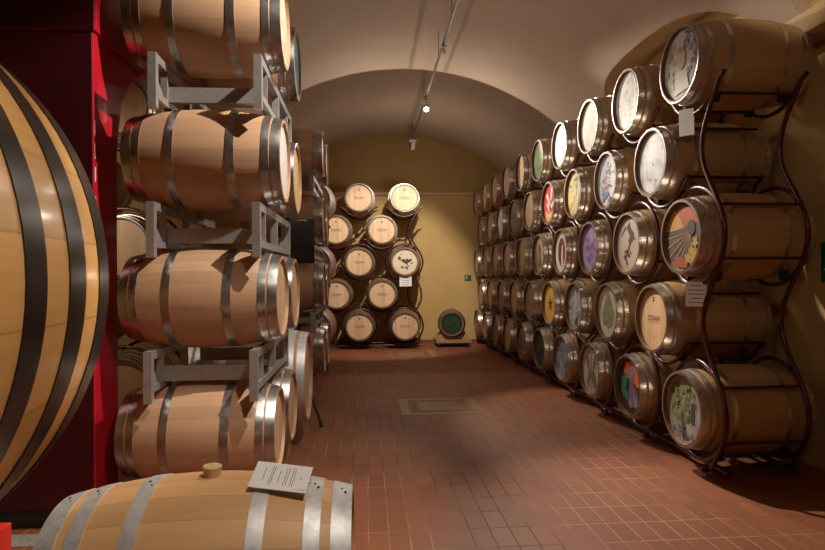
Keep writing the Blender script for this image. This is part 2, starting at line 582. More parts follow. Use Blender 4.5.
# ---- art
rnd = random.Random(3)
def leaf(cx, cy, s, rot):
    pts = []
    for i in range(10):
        t = 2 * PI * i / 10
        r = s * (1 if i % 2 == 0 else .55)
        pts.append((cx + r * math.cos(t + rot), cy + r * math.sin(t + rot)))
    return pts
def strip(p, q, w0, w1=None):
    w1 = w0 if w1 is None else w1
    d = math.hypot(q[0] - p[0], q[1] - p[1]) or 1
    nx_, ny_ = -(q[1] - p[1]) / d, (q[0] - p[0]) / d
    return [(p[0] + nx_ * w0, p[1] + ny_ * w0), (q[0] + nx_ * w1, q[1] + ny_ * w1), (q[0] - nx_ * w1, q[1] - ny_ * w1), (p[0] - nx_ * w0, p[1] - ny_ * w0)]

def art_grapes(h):
    bg = blotch('art_grey_beige', [(.3, (.22, .20, .17)), (.5, (.48, .43, .37)), (.7, (.62, .57, .5))], 14)
    sh = []
    g1, g2 = flat((.16, .24, .06)), flat((.30, .36, .10))
    for i in range(16):
        sh.append((rnd.choice((g1, g2)), leaf(-.62 + rnd.uniform(-.25, .2), rnd.uniform(-.6, .55), rnd.uniform(.07, .14), rnd.uniform(0, 6))))
    dk = [flat((.10, .09, .11)), flat((.18, .16, .2)), flat((.32, .29, .33))]
    for i in range(34):
        a = rnd.uniform(-.9, 1.3); rr = rnd.uniform(.5, .9)
        sh.append((rnd.choice(dk), circ(rr * math.cos(a), rr * math.sin(a) + .1, rnd.uniform(.05, .09), 10)))
    sh.append((flat((.50, .33, .21)), circ(.0, .18, .26, 20, .32)))
    sh.append((flat((.26, .19, .14)), circ(.03, .47, .2, 16, .09)))
    sh.append((flat((.58, .52, .45)), [(-.3, -.2), (.3, -.2), (.45, -.8), (-.4, -.85)]))
    return painting(h, bg, sh)
def art_white(h):
    return painting(h, blotch('art_white_sketch', [(.38, (.45, .45, .42)), (.5, (.78, .77, .72)), (.62, (.85, .83, .78))], 13, seed=3), [])
def art_cream(h):
    return painting(h, blotch('art_cream_wash', [(.35, (.56, .43, .30)), (.55, (.74, .64, .50)), (.7, (.80, .72, .6))], 8, seed=5), [])
def art_blank(h):
    return painting(h, blotch('art_white_plain', [(.3, (.78, .76, .72)), (.7, (.86, .84, .80))], 5, seed=9), [])
def art_halfgreen(h):
    gm = blotch('art_green_leafy', [(.35, (.10, .22, .04)), (.55, (.25, .48, .10)), (.7, (.45, .66, .25))], 16, seed=2)
    return painting(h, blotch('art_brown_wash', [(.3, (.20, .15, .08)), (.7, (.33, .27, .17))], 6),
                    [(gm, [(-1, .3), (-.4, .36), (.2, .3), (.8, .4), (1, .3), (.9, -.4), (.5, -.9), (0, -1), (-.5, -.9), (-.9, -.4)])])
def art_greymap(h):
    bg = blotch('art_grey_pencil', [(.35, (.20, .19, .185)), (.5, (.33, .32, .315)), (.7, (.42, .41, .40))], 9, seed=4)
    return painting(h, bg, [(flat((.45, .44, .43)), [(-.25, .1), (.3, .1), (.3, .6), (-.25, .6)]), (flat((.36, .35, .35)), [(-.2, -.25), (.25, -.25), (.25, .1), (-.2, .1)]),
                            (flat((.12, .11, .11)), circ(.05, -.08, .06)), (flat((.25, .24, .24)), circ(.05, .02, .035)),
                            (flat((.2, .19, .19)), circ(-.2, -.55, .07)), (flat((.2, .19, .19)), circ(.2, -.6, .05))])
def art_bluewhite(h):
    bg = blotch('art_blue_white', [(.32, (.22, .28, .45)), (.45, (.62, .64, .68)), (.6, (.74, .73, .72)), (.75, (.60, .60, .62))], 12, seed=8)
    sh = [(flat((.62, .26, .24)), circ(-.25 + rnd.uniform(-.2, .2), rnd.uniform(-.35, .2), rnd.uniform(.05, .11))) for _ in range(7)]
    sh += [(flat((.12, .13, .16)), circ(rnd.uniform(-.1, .6), rnd.uniform(-.3, .7), rnd.uniform(.025, .05), 8)) for _ in range(24)]
    sh += [(flat((.16, .22, .42)), circ(rnd.uniform(-.5, .3), rnd.uniform(-.85, -.5), rnd.uniform(.05, .12), 9)) for _ in range(12)]
    return painting(h, bg, sh)
def art_yellow(h):
    bg = blotch('art_yellow_floral', [(.35, (.35, .26, .03)), (.48, (.58, .46, .06)), (.58, (.66, .56, .30)), (.7, (.58, .52, .42))], 12, seed=11)
    return painting(h, bg, [(flat((.60, .55, .48)), circ(.3 + rnd.uniform(-.3, .3), .1 + rnd.uniform(-.5, .5), rnd.uniform(.08, .16), 9)) for _ in range(9)] +
                    [(flat((.30, .24, .03)), circ(rnd.uniform(-.6, .4), rnd.uniform(.3, .8), rnd.uniform(.06, .13), 9)) for _ in range(7)])
def art_redflow(h):
    bg = blotch('art_red', [(.3, (.50, .02, .02)), (.7, (.68, .05, .04))], 6)
    w, y = flat((.80, .74, .66)), flat((.75, .50, .12))
    return painting(h, bg, [(w, [(-.6, .5), (-.35, .6), (.1, .0), (.1, -.2)]), (w, [(.3, .8), (.5, .7), (.3, .1), (.15, .2)]), (w, [(-.5, .0), (-.2, .1), (0, -.5), (-.2, -.4)]),
                            (w, [(.2, -.1), (.7, .1), (.8, -.1), (.25, -.3)]), (y, [(-.7, -.3), (-.2, -.5), (.1, -.95), (-.5, -.85)]), (y, [(.1, -.5), (.6, -.4), (.5, -.8), (.1, -.9)]),
                            (w, [(-.15, -.55), (.1, -.45), (.1, -.7), (-.1, -.75)])])
def art_vine(h):
    bg = blotch('art_hill_brown', [(.3, (.05, .03, .02)), (.7, (.12, .075, .045))], 10)
    sh = [(flat((.36, .085, .022)), [(-.95, .25), (-.7, .7), (0, 1), (.7, .7), (.95, .25), (.2, .32)]),
          (flat((.44, .23, .036)), [(-.95, .2), (-.85, .5), (-.45, .85), (-.1, .5), (.1, .25), (-.4, .22)]),
          (flat((.36, .07, .02)), [(-.1, .4), (.3, .95), (.75, .65), (.9, .3), (.4, .3)]),
          (flat((.07, .045, .035)), [(-1, .12), (-.4, .22), (.2, .3), (.95, .45), (1, .1), (.5, .1), (-1, .05)])]
    for i in range(9):
        a = -PI * (.97 - i * .075)
        sh.append((flat((.30, .18, .07)), strip((.42, .12), (.42 + 1.5 * math.cos(a), .12 + 1.5 * math.sin(a)), .008, .03)))
    sh.append((flat((.045, .035, .035)), circ(.48, .25, .2, 16, .24)))
    sh.append((flat((.33, .065, .02)), [(-.55, -.75), (-.2, -.6), (.35, -.72), (.2, -.95), (-.3, -.95)]))
    for c in ((.5, -.45), (.68, -.2), (.3, -.65), (.72, -.55), (.55, -.7)):
        sh.append((flat((.43, .25, .042)), leaf(c[0], c[1], .2, rnd.uniform(0, 3))))
    return painting(h, bg, sh)
def art_twig(h):
    bg = blotch('art_taupe', [(.3, (.30, .22, .17)), (.7, (.37, .28, .22))], 5)
    k = flat((.035, .022, .018))
    sh = [(k, [(-.15, .6), (.1, .8), (.2, .55), (.45, .35), (.4, .1), (.1, -.1), (-.05, .1), (.1, .25), (-.02, .4)]), (k, strip((.1, -.05), (-.2, -.5), .07, .04)),
          (k, strip((-.2, .62), (-.6, .3), .05, .03)), (k, strip((.3, .3), (.55, .1), .05, .02))]
    sh += [(k, leaf(-.2 + rnd.uniform(-.3, .4), -.5 + rnd.uniform(-.25, .25), rnd.uniform(.06, .12), rnd.uniform(0, 6))) for _ in range(9)]
    return painting(h, bg, sh)
def art_purple(h):
    bg = blotch('art_purple_swirl', [(.3, (.10, .07, .22)), (.45, (.26, .12, .36)), (.55, (.45, .28, .48)), (.68, (.55, .38, .48))], 6, seed=6)
    return painting(h, bg, [(flat((.58, .28, .34)), [(.55, .7), (.75, .5), (.9, .1), (.85, -.45), (.55, -.8), (.72, -.2)]), (flat((.38, .42, .55)), [(-.85, -.2), (-.6, -.6), (-.2, -.9), (.1, -.92), (-.3, -.6)])])
def art_bottle(h):
    w = flat((.70, .66, .60))
    return painting(h, w, [(flat((.36, .03, .03)), circ(0, 0, .55, 22, .72)), (flat((.70, .64, .60)), [(-.12, .2), (.18, .35), (.2, -.65), (-.05, -.7)]),
                           (flat((.05, .02, .02)), [(-.3, .5), (-.1, .62), (.0, .3), (-.15, -.6), (-.4, -.35)]), (flat((.30, .02, .02)), [(.2, .35), (.38, .2), (.4, -.3), (.2, -.5)])])
def art_figure(h):
    return painting(h, flat((.36, .25, .16)), [(flat((.13, .07, .04)), [(-.2, -.7), (.0, .1), (-.3, .3), (0, .6), (.25, .3), (.2, -.1), (.35, -.7)]), (flat((.5, .4, .28)), circ(-.4, .3, .15))])
def art_tree(h):
    gm = blotch('art_olive_tree', [(.35, (.16, .19, .07)), (.5, (.30, .31, .14)), (.7, (.45, .45, .27))], 22)
    return painting(h, flat((.66, .60, .50)), [(gm, [(-.5, -.55), (-.62, -.1), (-.4, .25), (-.1, .75), (.08, .8), (.35, .4), (.58, -.05), (.5, -.5), (.1, -.65)]), (flat((.2, .17, .08)), strip((0, -.75), (.02, .5), .03, .01))])
def art_mono(h):
    bg = blotch('art_monochrome', [(.38, (.05, .05, .055)), (.46, (.30, .29, .29)), (.54, (.46, .45, .44)), (.62, (.16, .16, .16))], 7, seed=7)
    return painting(h, bg, [(flat((.50, .48, .46)), [(-.2, .5), (.1, .7), (.3, .3), (.0, -.2), (-.15, -.8), (-.4, -.5), (-.2, 0)])])
def art_star(h):
    st = []
    for i in range(10):
        r = .42 if i % 2 == 0 else .15
        st.append((r * math.cos(PI / 2 + i * PI / 5), -.05 + r * 1.1 * math.sin(PI / 2 + i * PI / 5)))
    return painting(h, blotch('art_amber', [(.3, (.52, .27, .03)), (.7, (.66, .38, .05))], 5), [(flat((.04, .03, .02)), st), (flat((.04, .03, .02)), circ(0, .18, .1))])
def art_grove(h):
    bg = blotch('art_grey_mist', [(.35, (.22, .19, .18)), (.6, (.36, .33, .31))], 8)
    gm = blotch('art_foliage', [(.38, (.05, .06, .02)), (.5, (.17, .18, .08)), (.65, (.30, .28, .18))], 20)
    sh = [(gm, circ(-.1, .2, .8, 24, .66)), (flat((.10, .085, .075)), strip((-.1, -.3), (.05, -.95), .10, .16)), (flat((.24, .22, .24)), [(-.6, -.6), (-.3, -.5), (-.1, -.85), (-.4, -.85)]),
          (flat((.05, .05, .045)), [(.38, .25), (.5, .3), (.58, .1), (.55, -.35), (.42, -.4), (.36, -.1)]), (flat((.3, .26, .22)), circ(.46, .3, .06))]
    sh += [(flat((.20, .20, .10)), circ(rnd.uniform(-.6, .3), rnd.uniform(.0, .7), rnd.uniform(.04, .09), 8)) for _ in range(18)]
    sh += [(flat((.12, .11, .10)), circ(rnd.uniform(-.6, .6), rnd.uniform(-.85, -.5), rnd.uniform(.03, .06), 7)) for _ in range(16)]
    return painting(h, bg, sh)
def art_lady(h):
    bk = flat((.045, .032, .032))
    pu, gr = flat((.22, .15, .22)), flat((.02, .30, .13))
    return painting(h, bk, [(flat((.72, .17, .05)), [(-.5, .45), (-.3, .85), (.2, .92), (.7, .6), (.95, .05), (.55, .05), (.2, .3), (-.2, .25)]),
                            (pu, [(.02, .05), (-.08, .5), (.05, .75), (.3, .75), (.42, .5), (.3, .1), (.55, -.1), (.75, -.5), (.7, -.75), (-.15, -.7), (-.1, -.3)]),
                            (flat((.32, .22, .27)), circ(.16, .5, .16, 12, .22)), (gr, leaf(-.42, .12, .3, .2)), (gr, leaf(-.5, -.2, .26, 1)), (gr, leaf(-.25, -.38, .24, 2)), (gr, leaf(-.3, .3, .2, 2.4)),
                            (flat((.40, .27, .24)), [(-.1, -.55), (.15, -.4), (.3, -.7), (.05, -.8)]), (flat((.34, .30, .42)), [(.3, -.2), (.6, -.45), (.7, -.75), (.4, -.7)])])
def art_leaves(h):
    k = flat((.17, .15, .12))
    return painting(h, flat((.50, .40, .29)), [(k, circ(-.35, .3, .16, 14, .35, .3)), (k, circ(.35, .35, .15, 14, .35, -.3)), (k, circ(-.2, -.25, .17, 14, .34, -.3)), (k, circ(.3, -.35, .2, 14, .4, .35)), (k, strip((0, .7), (.05, -.85), .03)), (k, circ(-.35, -.6, .1, 12, .2, .5))])
def art_sea(h):
    return painting(h, blotch('art_slate_blue', [(.35, (.06, .08, .13)), (.5, (.17, .19, .23)), (.65, (.27, .29, .30))], 9, seed=1), [])
def art_darkgreen(h):
    return painting(h, blotch('art_bottle_green', [(.35, (.012, .03, .018)), (.65, (.05, .075, .05))], 7), [])
def art_olive(h):
    return painting(h, blotch('art_olive', [(.35, (.13, .12, .03)), (.65, (.24, .21, .08))], 8, seed=4), [])
def art_ring(h):
    return painting(h, flat((.15, .10, .06)), [(flat((.36, .26, .16)), circ(0, 0, .8, 24)), (flat((.12, .08, .05)), circ(0, 0, .62, 24)), (flat((.26, .18, .1)), circ(.05, .1, .3, 16, .5))])
def art_amberhead(h):
    return painting(h, blotch('art_golden', [(.3, (.36, .19, .03)), (.7, (.46, .26, .06))], 5, seed=2), [])
def art_deer(h):
    bg = flat((.70, .60, .43)); k = flat((.05, .045, .04))
    sh = [(k, leaf(-.45, .32, .18, .2)), (k, leaf(-.12, .12, .2, 1)), (k, [(0, .1), (.15, .3), (.3, .2), (.6, .3), (.5, .05), (.2, -.1), (.3, -.4), (.15, -.2), (-.1, -.05)]), (k, strip((-.45, .2), (0, .05), .03)),
          (k, leaf(-.25, -.4, .12, .4)), (k, leaf(.15, -.5, .12, 2)), (k, strip((-.3, -.5), (.4, -.3), .02)), (k, leaf(.55, -.1, .1, .3)), (k, circ(.5, .62, .04)), (k, circ(-.3, .62, .05))]
    return painting(h, bg, sh, scale=.94)

ART = {(1, 0): (art_grapes, 'grey grape and leaf picture'), (1, 1): (art_white, 'white pencil sketch'), (1, 2): (art_cream, 'cream washed picture'), (1, 3): (art_blank, 'plain white head'),
       (1, 4): (art_halfgreen, 'half brown, half leafy green picture'),
       (2, 0): (art_greymap, 'grey pencil drawing'), (2, 1): (art_bluewhite, 'blue and white speckled picture'), (2, 2): (art_yellow, 'yellow floral picture'), (2, 3): (art_redflow, 'red and white flowing picture'),
       (2, 5): (art_olive, 'dark olive head'), (2, 6): (art_cream, 'pale cream head'),
       (3, 0): (art_vine, 'sunset vineyard picture'), (3, 1): (art_twig, 'black twig on taupe'), (3, 2): (art_purple, 'purple and pink swirl'), (3, 3): (art_bottle, 'red oval with a bottle shape'),
       (3, 4): (art_figure, 'brown figure on wood'), (3, 5): (art_amberhead, 'golden amber head'),
       (4, 1): (art_tree, 'olive green tree on white'), (4, 2): (art_mono, 'black and white swirl'), (4, 3): (art_star, 'black star on amber'),
       (5, 0): (art_grove, 'leafy tree and a standing figure on grey'), (5, 1): (art_lady, 'orange and green figure on black'), (5, 2): (art_leaves, 'grey leaves on cream'), (5, 3): (art_sea, 'slate blue picture'),
       (5, 4): (art_darkgreen, 'bottle green head'), (5, 5): (art_ring, 'dark ringed head')}
ROWZ = {5: .475, 4: 1.130, 3: 1.786, 2: 2.441, 1: 3.097}
ROWN = {1: 'top', 2: 'second', 3: 'middle', 4: 'fourth', 5: 'bottom'}
ORD = ['first', 'second', 'third', 'fourth', 'fifth', 'sixth', 'seventh', 'eighth', 'ninth', 'tenth']
FACE_X = 2.373
for row in range(1, 6):
    ncol = 10 if row % 2 else 9
    for k in range(ncol):
        y = (4.30 if row % 2 else 4.768) + .93 * k
        o = copy_tree(P_right)
        o.location = (FACE_X + RL / 2, y, ROWZ[row]); o.rotation_euler = (0, 0, PI + rnd.uniform(-.01, .01))
        h = head_of(o)
        b = body_of(o); b.rotation_euler = (rnd.uniform(0, 6), 0, 0)
        place = 'nearest one' if k == 0 else (('last' if k == ncol - 1 else ORD[k]) + ' from front')
        if (row, k) in ART:
            fn, what = ART[(row, k)]
            fn(h)
            tag(o, 'barrel with %s, %s row of right rack, %s' % (what.replace('leafy tree and a standing', 'tree and'), ROWN[row], place), 'barrel', 'barrels on the right wall rack')
        else:
            h.data = h.data.copy(); h.data.materials.clear(); h.data.materials.append(HEAD_WOOD if (row, k) == (4, 0) or rnd.random() < .3 else HEAD_DARK)
            if (row, k) == (4, 0):
                brand(h, HX_R)
                tag(o, 'barrel with dark CESARI lettering on its plain head, nearest in right rack', 'barrel', 'barrels on the right wall rack')
            else:
                tag(o, 'plain wood headed barrel, %s row of right rack, %s' % (ROWN[row], place), 'barrel', 'barrels on the right wall rack')
        if (row, k) == (1, 0):
            bm = bmesh.new(); lathe(bm, [(RB - .004, 0), (RB - .004, .03), (RB + .018, .026), (RB + .018, 0)], 16, 'Z')
            obj('bung', bm, WHITE_PL, o)

# ---- far rack: plain CESARI heads
FAR_Y = 11.93
def far_barrel(x, row, where, art=None):
    o = copy_tree(P_right)
    o.location = (x, FAR_Y + RL / 2, ROWZ[row]); o.rotation_euler = (0, 0, -PI / 2)
    h = head_of(o)
    h.data = h.data.copy(); h.data.materials.clear(); h.data.materials.append(HEAD_PALE)
    body_of(o).rotation_euler = (rnd.uniform(0, 6), 0, 0)
    if art:
        art(h)
        tag(o, 'oak barrel with black spotted bird and leaf drawing on cream head, far wall rack', 'barrel', 'barrels on the far wall rack')
    else:
        brand(h, HX_R, .0)
        tag(o, 'pale headed barrel with small lettering, far wall rack, %s' % where, 'barrel', 'barrels on the far wall rack')
FX0 = -.1525
for row in (1, 3, 5):
    for k in (-1, 0, 1):
        far_barrel(FX0 + .93 * k, row, '%s in %s row' % (('leftmost', 'middle', 'rightmost')[k + 1], ROWN[row]), art_deer if (row, k) == (3, 1) else None)
for row in (2, 4):
    for k in (-1, 0):
        far_barrel(FX0 + .465 + .93 * k, row, '%s in %s row' % (('left', 'right')[k + 1], ROWN[row]))

# ------------------------------------------------------------------ ring racks
RING = .372
def ring_rack(cols_odd, cols_even, mapf, name, label, near_detail=False, n_front=.13, n_rear=.745):
    """mapf(c, d, z) -> world"""
    t = empty(name, mapf((cols_odd[0] + cols_odd[-1]) / 2, .4, 0)); tag(t, label, 'barrel rack')
    org = Vector(t.location)
    P = lambda c, d, z: Vector(mapf(c, d, z)) - org
    cells = [(c, r) for r in (1, 3, 5) for c in cols_odd] + [(c, r) for r in (2, 4) for c in cols_even]
    for nm, d in (('front_ring', n_front), ('rear_ring', n_rear)):
        for (c, r) in cells:
            z = ROWZ[r]; bm = bmesh.new()
            if r in (3, 5):
                tube(bm, [P(c + RING * math.sin(a), d, z - RING * math.cos(a)) for a in [2 * PI * i / 40 for i in range(40)]], .0165, closed=True)
                obj(nm, bm, RACK_RED, t, 60)
            else:
                pts = [(c + RING * math.sin(a), z - RING * math.cos(a)) for a in [(-56 + 112 * i / 20) * D2R for i in range(21)]]
                pts = [(pts[0][0] - .07, pts[0][1] + .035)] + pts + [(pts[-1][0] + .07, pts[-1][1] + .035)]
                tube(bm, [P(a, d, b) for a, b in pts], .0165)
                obj('cradle_arc', bm, RACK_RED, t, 60)
        if cols_even:
            for sgn, c0 in ((-1, cols_odd[0]), (1, cols_odd[-1])):
                bm = bmesh.new()
                tube(bm, [P(c0 + sgn * (.235 + .14 * math.cos(2 * PI * (z - 1.786) / 1.311)), d, z) for z in [.08 + 2.82 * i / 60 for i in range(61)]], .0175)
                obj('side_tube', bm, RACK_RED, t, 60)
    lo, hi = cols_odd[0] - .3, cols_odd[-1] + .3
    for d in (n_front + .07, n_rear - .04):
        bm = bmesh.new(); tube(bm, [P(lo, d, .072), P(hi, d, .072)], .022, 8); obj('base_rail', bm, RACK_RED, t, 60)
    # tie bars and rollers
    for (c, r) in cells:
        z = ROWZ[r]
        near = near_detail and c < cols_odd[0] + .7
        angs = (-40, 40) if r == 1 else ((-125, -62) if near else (-62,))
        for a in angs:
            cc, zz = c + RING * math.sin(a * D2R), z - RING * math.cos(a * D2R)
            bm = bmesh.new(); tube(bm, [P(cc, n_front, zz), P(cc, n_rear, zz)], .013, 6); obj('tie_bar', bm, RACK_RED, t, 60)
        if near or (not near_detail and r == 1):
            for a in (-33, 33):
                for d in (n_front + .045, n_rear - .045):
                    rr = prof_r(d - RL / 2, RL, RR_, RB)
                    bm = bmesh.new()
                    q = (rr + .004 + .04)
                    s = math.sin(a * D2R); co = math.cos(a * D2R)
                    tube(bm, [P(c + q * s, d - .02, z - q * co), P(c + q * s, d + .02, z - q * co)], .04, 14)
                    obj('roller', bm, RUBBER, t, 50)
    for c in cols_odd:
        for d in (n_front + .07, n_rear - .04):
            bm = bmesh.new()
            p, q = P(c, d, .0), P(c, d, .07)
            tube(bm, [p + Vector((0, 0, .008)), q], .014, 8)
            tube(bm, [p, p + Vector((0, 0, .01))], .032, 12)
            obj('foot', bm, RACK_RED, t, 50)
    return t
ring_rack([4.30 + .93 * k for k in range(10)], [4.768 + .93 * k for k in range(9)], lambda c, d, z: (FACE_X + d, c, z), 'tubular_barrel_rack',
          'long bordeaux tubular rack of rings holding the painted barrels along the right wall', True)
ring_rack([FX0 + .93 * k for k in (-1, 0, 1)], [FX0 + .465 + .93 * k for k in (-1, 0)], lambda c, d, z: (c, FAR_Y + d, z), 'tubular_barrel_rack',
          'bordeaux tubular rack of rings holding pale headed barrels against the far wall')

# cards
def card(name, loc, rot, w, h, label, lines=5):
    t = empty(name, loc, rot); tag(t, label, 'card')
    bm = bmesh.new(); add_box(bm, -w / 2, w / 2, -.002, .002, -h / 2, h / 2); obj('sheet', bm, PAPER, t)
    if lines:
        bm = bmesh.new()
        for i in range(lines):
            z = h * (.34 - .68 * i / max(1, lines - 1)); ww = w * (.36 if i % 3 else .26)
            add_box(bm, -ww, ww, -.0028, -.002, z - h * .016, z + h * .016)
        obj('lettering', bm, INK, t)
    return t
card('hanging_card', (FACE_X + .10, 4.36, 2.675), (8 * D2R, 5 * D2R, -68 * D2R), .135, .20, 'blank white card tilted on the rack below the nearest top row barrel', 0)
card('text_card', (FACE_X + .085, 4.22, 1.35), (0, 0, -48 * D2R), .15, .185, 'white text card hanging below the sunset vineyard barrel')
card('text_card', (.79, FAR_Y + .06, 1.39), (0, 0, 0), .25, .2, 'small white text card hanging on the far wall rack below the bird drawing barrel', 4)

# ------------------------------------------------------------------ pallet stacks on the left
def post_box(bm, x, y, z0, z1, w=.055):
    add_box(bm, x - w / 2, x + w / 2, y - w / 2, y + w / 2, z0, z1)
def steel_rack(xc, y0, y1, zlo, zhi, label, hang=.06):
    """sits on two barrels (tops at zlo) and carries two more (bottoms at zhi)"""
    yc = (y0 + y1) / 2
    t = empty('steel_barrel_rack', (xc, yc, zlo)); tag(t, label, 'barrel rack', 'steel racks between stacked barrels')
    xs_ = (-.255, .36)
    f, b = y0 - yc - .335, y1 - yc + .335
    H = zhi - zlo
    for x in xs_:
        for y in (f, b):
            bm = bmesh.new(); post_box(bm, x, y, -hang, H + .0, .047); obj('post', bm, RACK_GREY, t)
        bm = bmesh.new(); post_box(bm, x, 0, .0, H - .0, .045); obj('post', bm, RACK_GREY, t)
        for nm, z0, z1 in (('top_rail', H - .048, H), ('bottom_rail', .002, .042)):
            bm = bmesh.new(); add_box(bm, x - .022, x + .022, f + .029, b - .029, z0, z1); obj(nm, bm, RACK_GREY, t)
        for y, s in ((f + .2, 1), (b - .2, -1)):
            bm = bmesh.new(); add_box(bm, x - .02, x + .02, y - .012, y + .012, .042, H - .048); obj('plate', bm, RACK_GREY, t)
            bm = bmesh.new()
            yy0 = (f + .029) if s > 0 else (b - .029)
            pts = [(x - .004, yy0, .042), (x - .004, yy0 + s * .16, .042), (x - .004, yy0, .042 + .12)]
            A = [bm.verts.new(p) for p in pts]; B = [bm.verts.new((p[0] + .008, p[1], p[2])) for p in pts]
            bm.faces.new(A); bm.faces.new(B[::-1])
            for i in range(3):
                bm.faces.new((A[i], B[i], B[(i + 1) % 3], A[(i + 1) % 3]))
            obj('gusset', bm, RACK_GREY, t)
    for y in (f + .225, b - .225):
        bm = bmesh.new(); add_box(bm, xs_[0] + .02, xs_[1] - .02, y - .02, y + .02, .035, .035 + min(.095, H * .4)); obj('cross_beam', bm, RACK_GREY, t)
    return t

LXR = -.53                      # aisle end of the stacked barrels
LXC = LXR - LL / 2
SY = (3.93, 4.62)
SZ = [.505, 1.37, 2.26, 3.145]
SX = [-.045, -.02, 0, .005]      # the levels do not sit exactly above one another
HEADS = {(3, 0): ('peach printed head', blotch('art_peach', [(.35, (.62, .36, .26)), (.6, (.78, .55, .42))], 14)),
         (3, 1): ('sky blue edged head', blotch('art_sky', [(.4, (.10, .38, .55)), (.6, (.25, .55, .70))], 5)),
         (2, 0): ('white head with small red marks', blotch('art_white_red', [(.60, (.80, .76, .72)), (.63, (.62, .25, .22)), (.68, (.80, .76, .72))], 22)),
         (2, 1): ('golden yellow head', blotch('art_gold', [(.3, (.70, .46, .16)), (.7, (.78, .56, .24))], 6))}
LNAME = ['bottom level', 'second level', 'third level', 'top level']
for lv, z in enumerate(SZ):
    for j, y in enumerate(SY):
        o = copy_tree(P_left)
        o.location = (LXC + SX[lv], y, z); o.rotation_euler = (0, 0, rnd.uniform(-.012, .012))
        body_of(o).rotation_euler = (rnd.uniform(0, 6), 0, 0)
        what = 'plain oak head'
        if (lv, j) in HEADS:
            what, m = HEADS[(lv, j)]
            painting(head_of(o), m, [], LL / 2 - .024 + .004, LR_ - .026)
        tag(o, 'new barrel with %s, tall left stack, %s, %s' % (what, LNAME[lv], 'front one' if j == 0 else 'rear one'), 'barrel', 'barrels of the tall left stack')
RAD_AT = prof_r(.255, LL, LR_, LB)
for lv in range(3):
    steel_rack(LXC + (-.035, -.015, 0)[lv], SY[0], SY[1], SZ[lv] + RAD_AT + .001, SZ[lv + 1] - RAD_AT - .001,
               'grey steel rack in tall left stack, carrying its %s barrels' % ('second level', 'third level', 'top level')[lv])
def bearer(x0, x1, y0, y1, z, label):
    bm = bmesh.new(); add_box(bm, x0, x1, y0, y1, 0, z, .006)
    return tag(obj('wooden_bearer', bm, TIMBER), label, 'beam', 'wooden bearers under the barrels')
for x, nm in ((LXC + .30, 'aisle side'), (LXC - .30, 'wall side')):
    bearer(x - .05, x + .05, 3.62, 5.06, SZ[0] - prof_r(.2, LL, LR_, LB) - .001, 'square wooden bearer under the front left stack, %s' % nm)

# tonneau
TL, TR, TB = 1.02, .392, .452
tn = barrel_proto(TL, TR, TB, [(.475, .07), (.375, .075), (.17, .06)], OAK_NEW, GALV_PALE, HEAD_PALE, name='large_barrel')
tn.location = (LXR - .005 - TL / 2, 5.44, .59)
tag(tn, 'larger oak barrel with pale galvanised hoops on floor behind front left stack', 'barrel')
for s, nm in ((.31, 'aisle side'), (-.31, 'wall side')):
    bearer(tn.location.x + s - .05, tn.location.x + s + .05, 5.12, 5.80, .59 - prof_r(.26, TL, TR, TB) - .001, 'wooden bearer under the larger pale hooped barrel, %s' % nm)

# far stack
FYS = (7.22, 7.92); FZS = [.60, 1.40, 2.19, 2.99]
for lv, z in enumerate(FZS):
    for j, y in enumerate(FYS):
        o = copy_tree(P_left)
        o.location = (-.515 - LL / 2, y, z); body_of(o).rotation_euler = (rnd.uniform(0, 6), 0, 0)
        tag(o, 'oak barrel in darker stack beyond the loudspeaker, %s, %s' % (LNAME[lv], 'near side' if j == 0 else 'far side'), 'barrel', 'barrels of the darker left stack')
for lv in range(3):
    steel_rack(-.515 - LL / 2, FYS[0], FYS[1], FZS[lv] + RAD_AT + .001, FZS[lv + 1] - RAD_AT - .001,
               'grey rack in darker stack beyond loudspeaker, under its %s barrels' % ('second level', 'third level', 'top level')[lv], .05)
for x, nm in ((-.515 - LL / 2 + .3, 'aisle side'), (-.515 - LL / 2 - .3, 'wall side')):
    bearer(x - .05, x + .05, 6.9, 8.26, FZS[0] - prof_r(.25, LL, LR_, LB) - .001, 'tall wooden bearer under the darker left stack, %s' % nm)

# column of barrels that face the camera beyond it
for lv, z in enumerate((.73, 1.68, 2.63)):
    o = copy_tree(P_left)
    o.location = (-.80, 8.72 + LL / 2, z); o.rotation_euler = (0, 0, -PI / 2)
    for c in o.children:
        if c.name.startswith('hoop'):
            c.data = c.data.copy(); c.data.materials.clear(); c.data.materials.append(GALV_PALE)
    tag(o, 'pale rimmed end-on barrel past the left stacks, %s of three' % ('lowest', 'middle', 'highest')[lv], 'barrel', 'end-on barrels past the left stacks')
for lv, (za, zb) in enumerate(((None, .73), (.73, 1.68), (1.68, 2.63))):
    rr = prof_r(.28, LL, LR_, LB)
    ztop = zb - rr - .003
    t = empty('steel_barrel_stand', (-.80, 8.72 + LL / 2, 0 if za is None else za + rr)); tag(t, 'grey steel stand past the left stacks, under the %s end-on barrel' % ('lowest', 'middle', 'highest')[lv], 'barrel rack')
    z0 = t.location.z
    for y in (-.28, .28):
        bm = bmesh.new(); add_box(bm, -.22, .22, y - .025, y + .025, ztop - z0 - .05, ztop - z0); obj('cross_bar', bm, RACK_GREY, t)
        for x in (-.16, .16):
            lo = 0 if za is None else za + math.sqrt((rr + .004) ** 2 - .185 ** 2) - z0 + .02
            bm = bmesh.new(); add_box(bm, x - .025, x + .025, y - .02, y + .02, lo, ztop - z0 - .05); obj('post', bm, RACK_GREY, t)

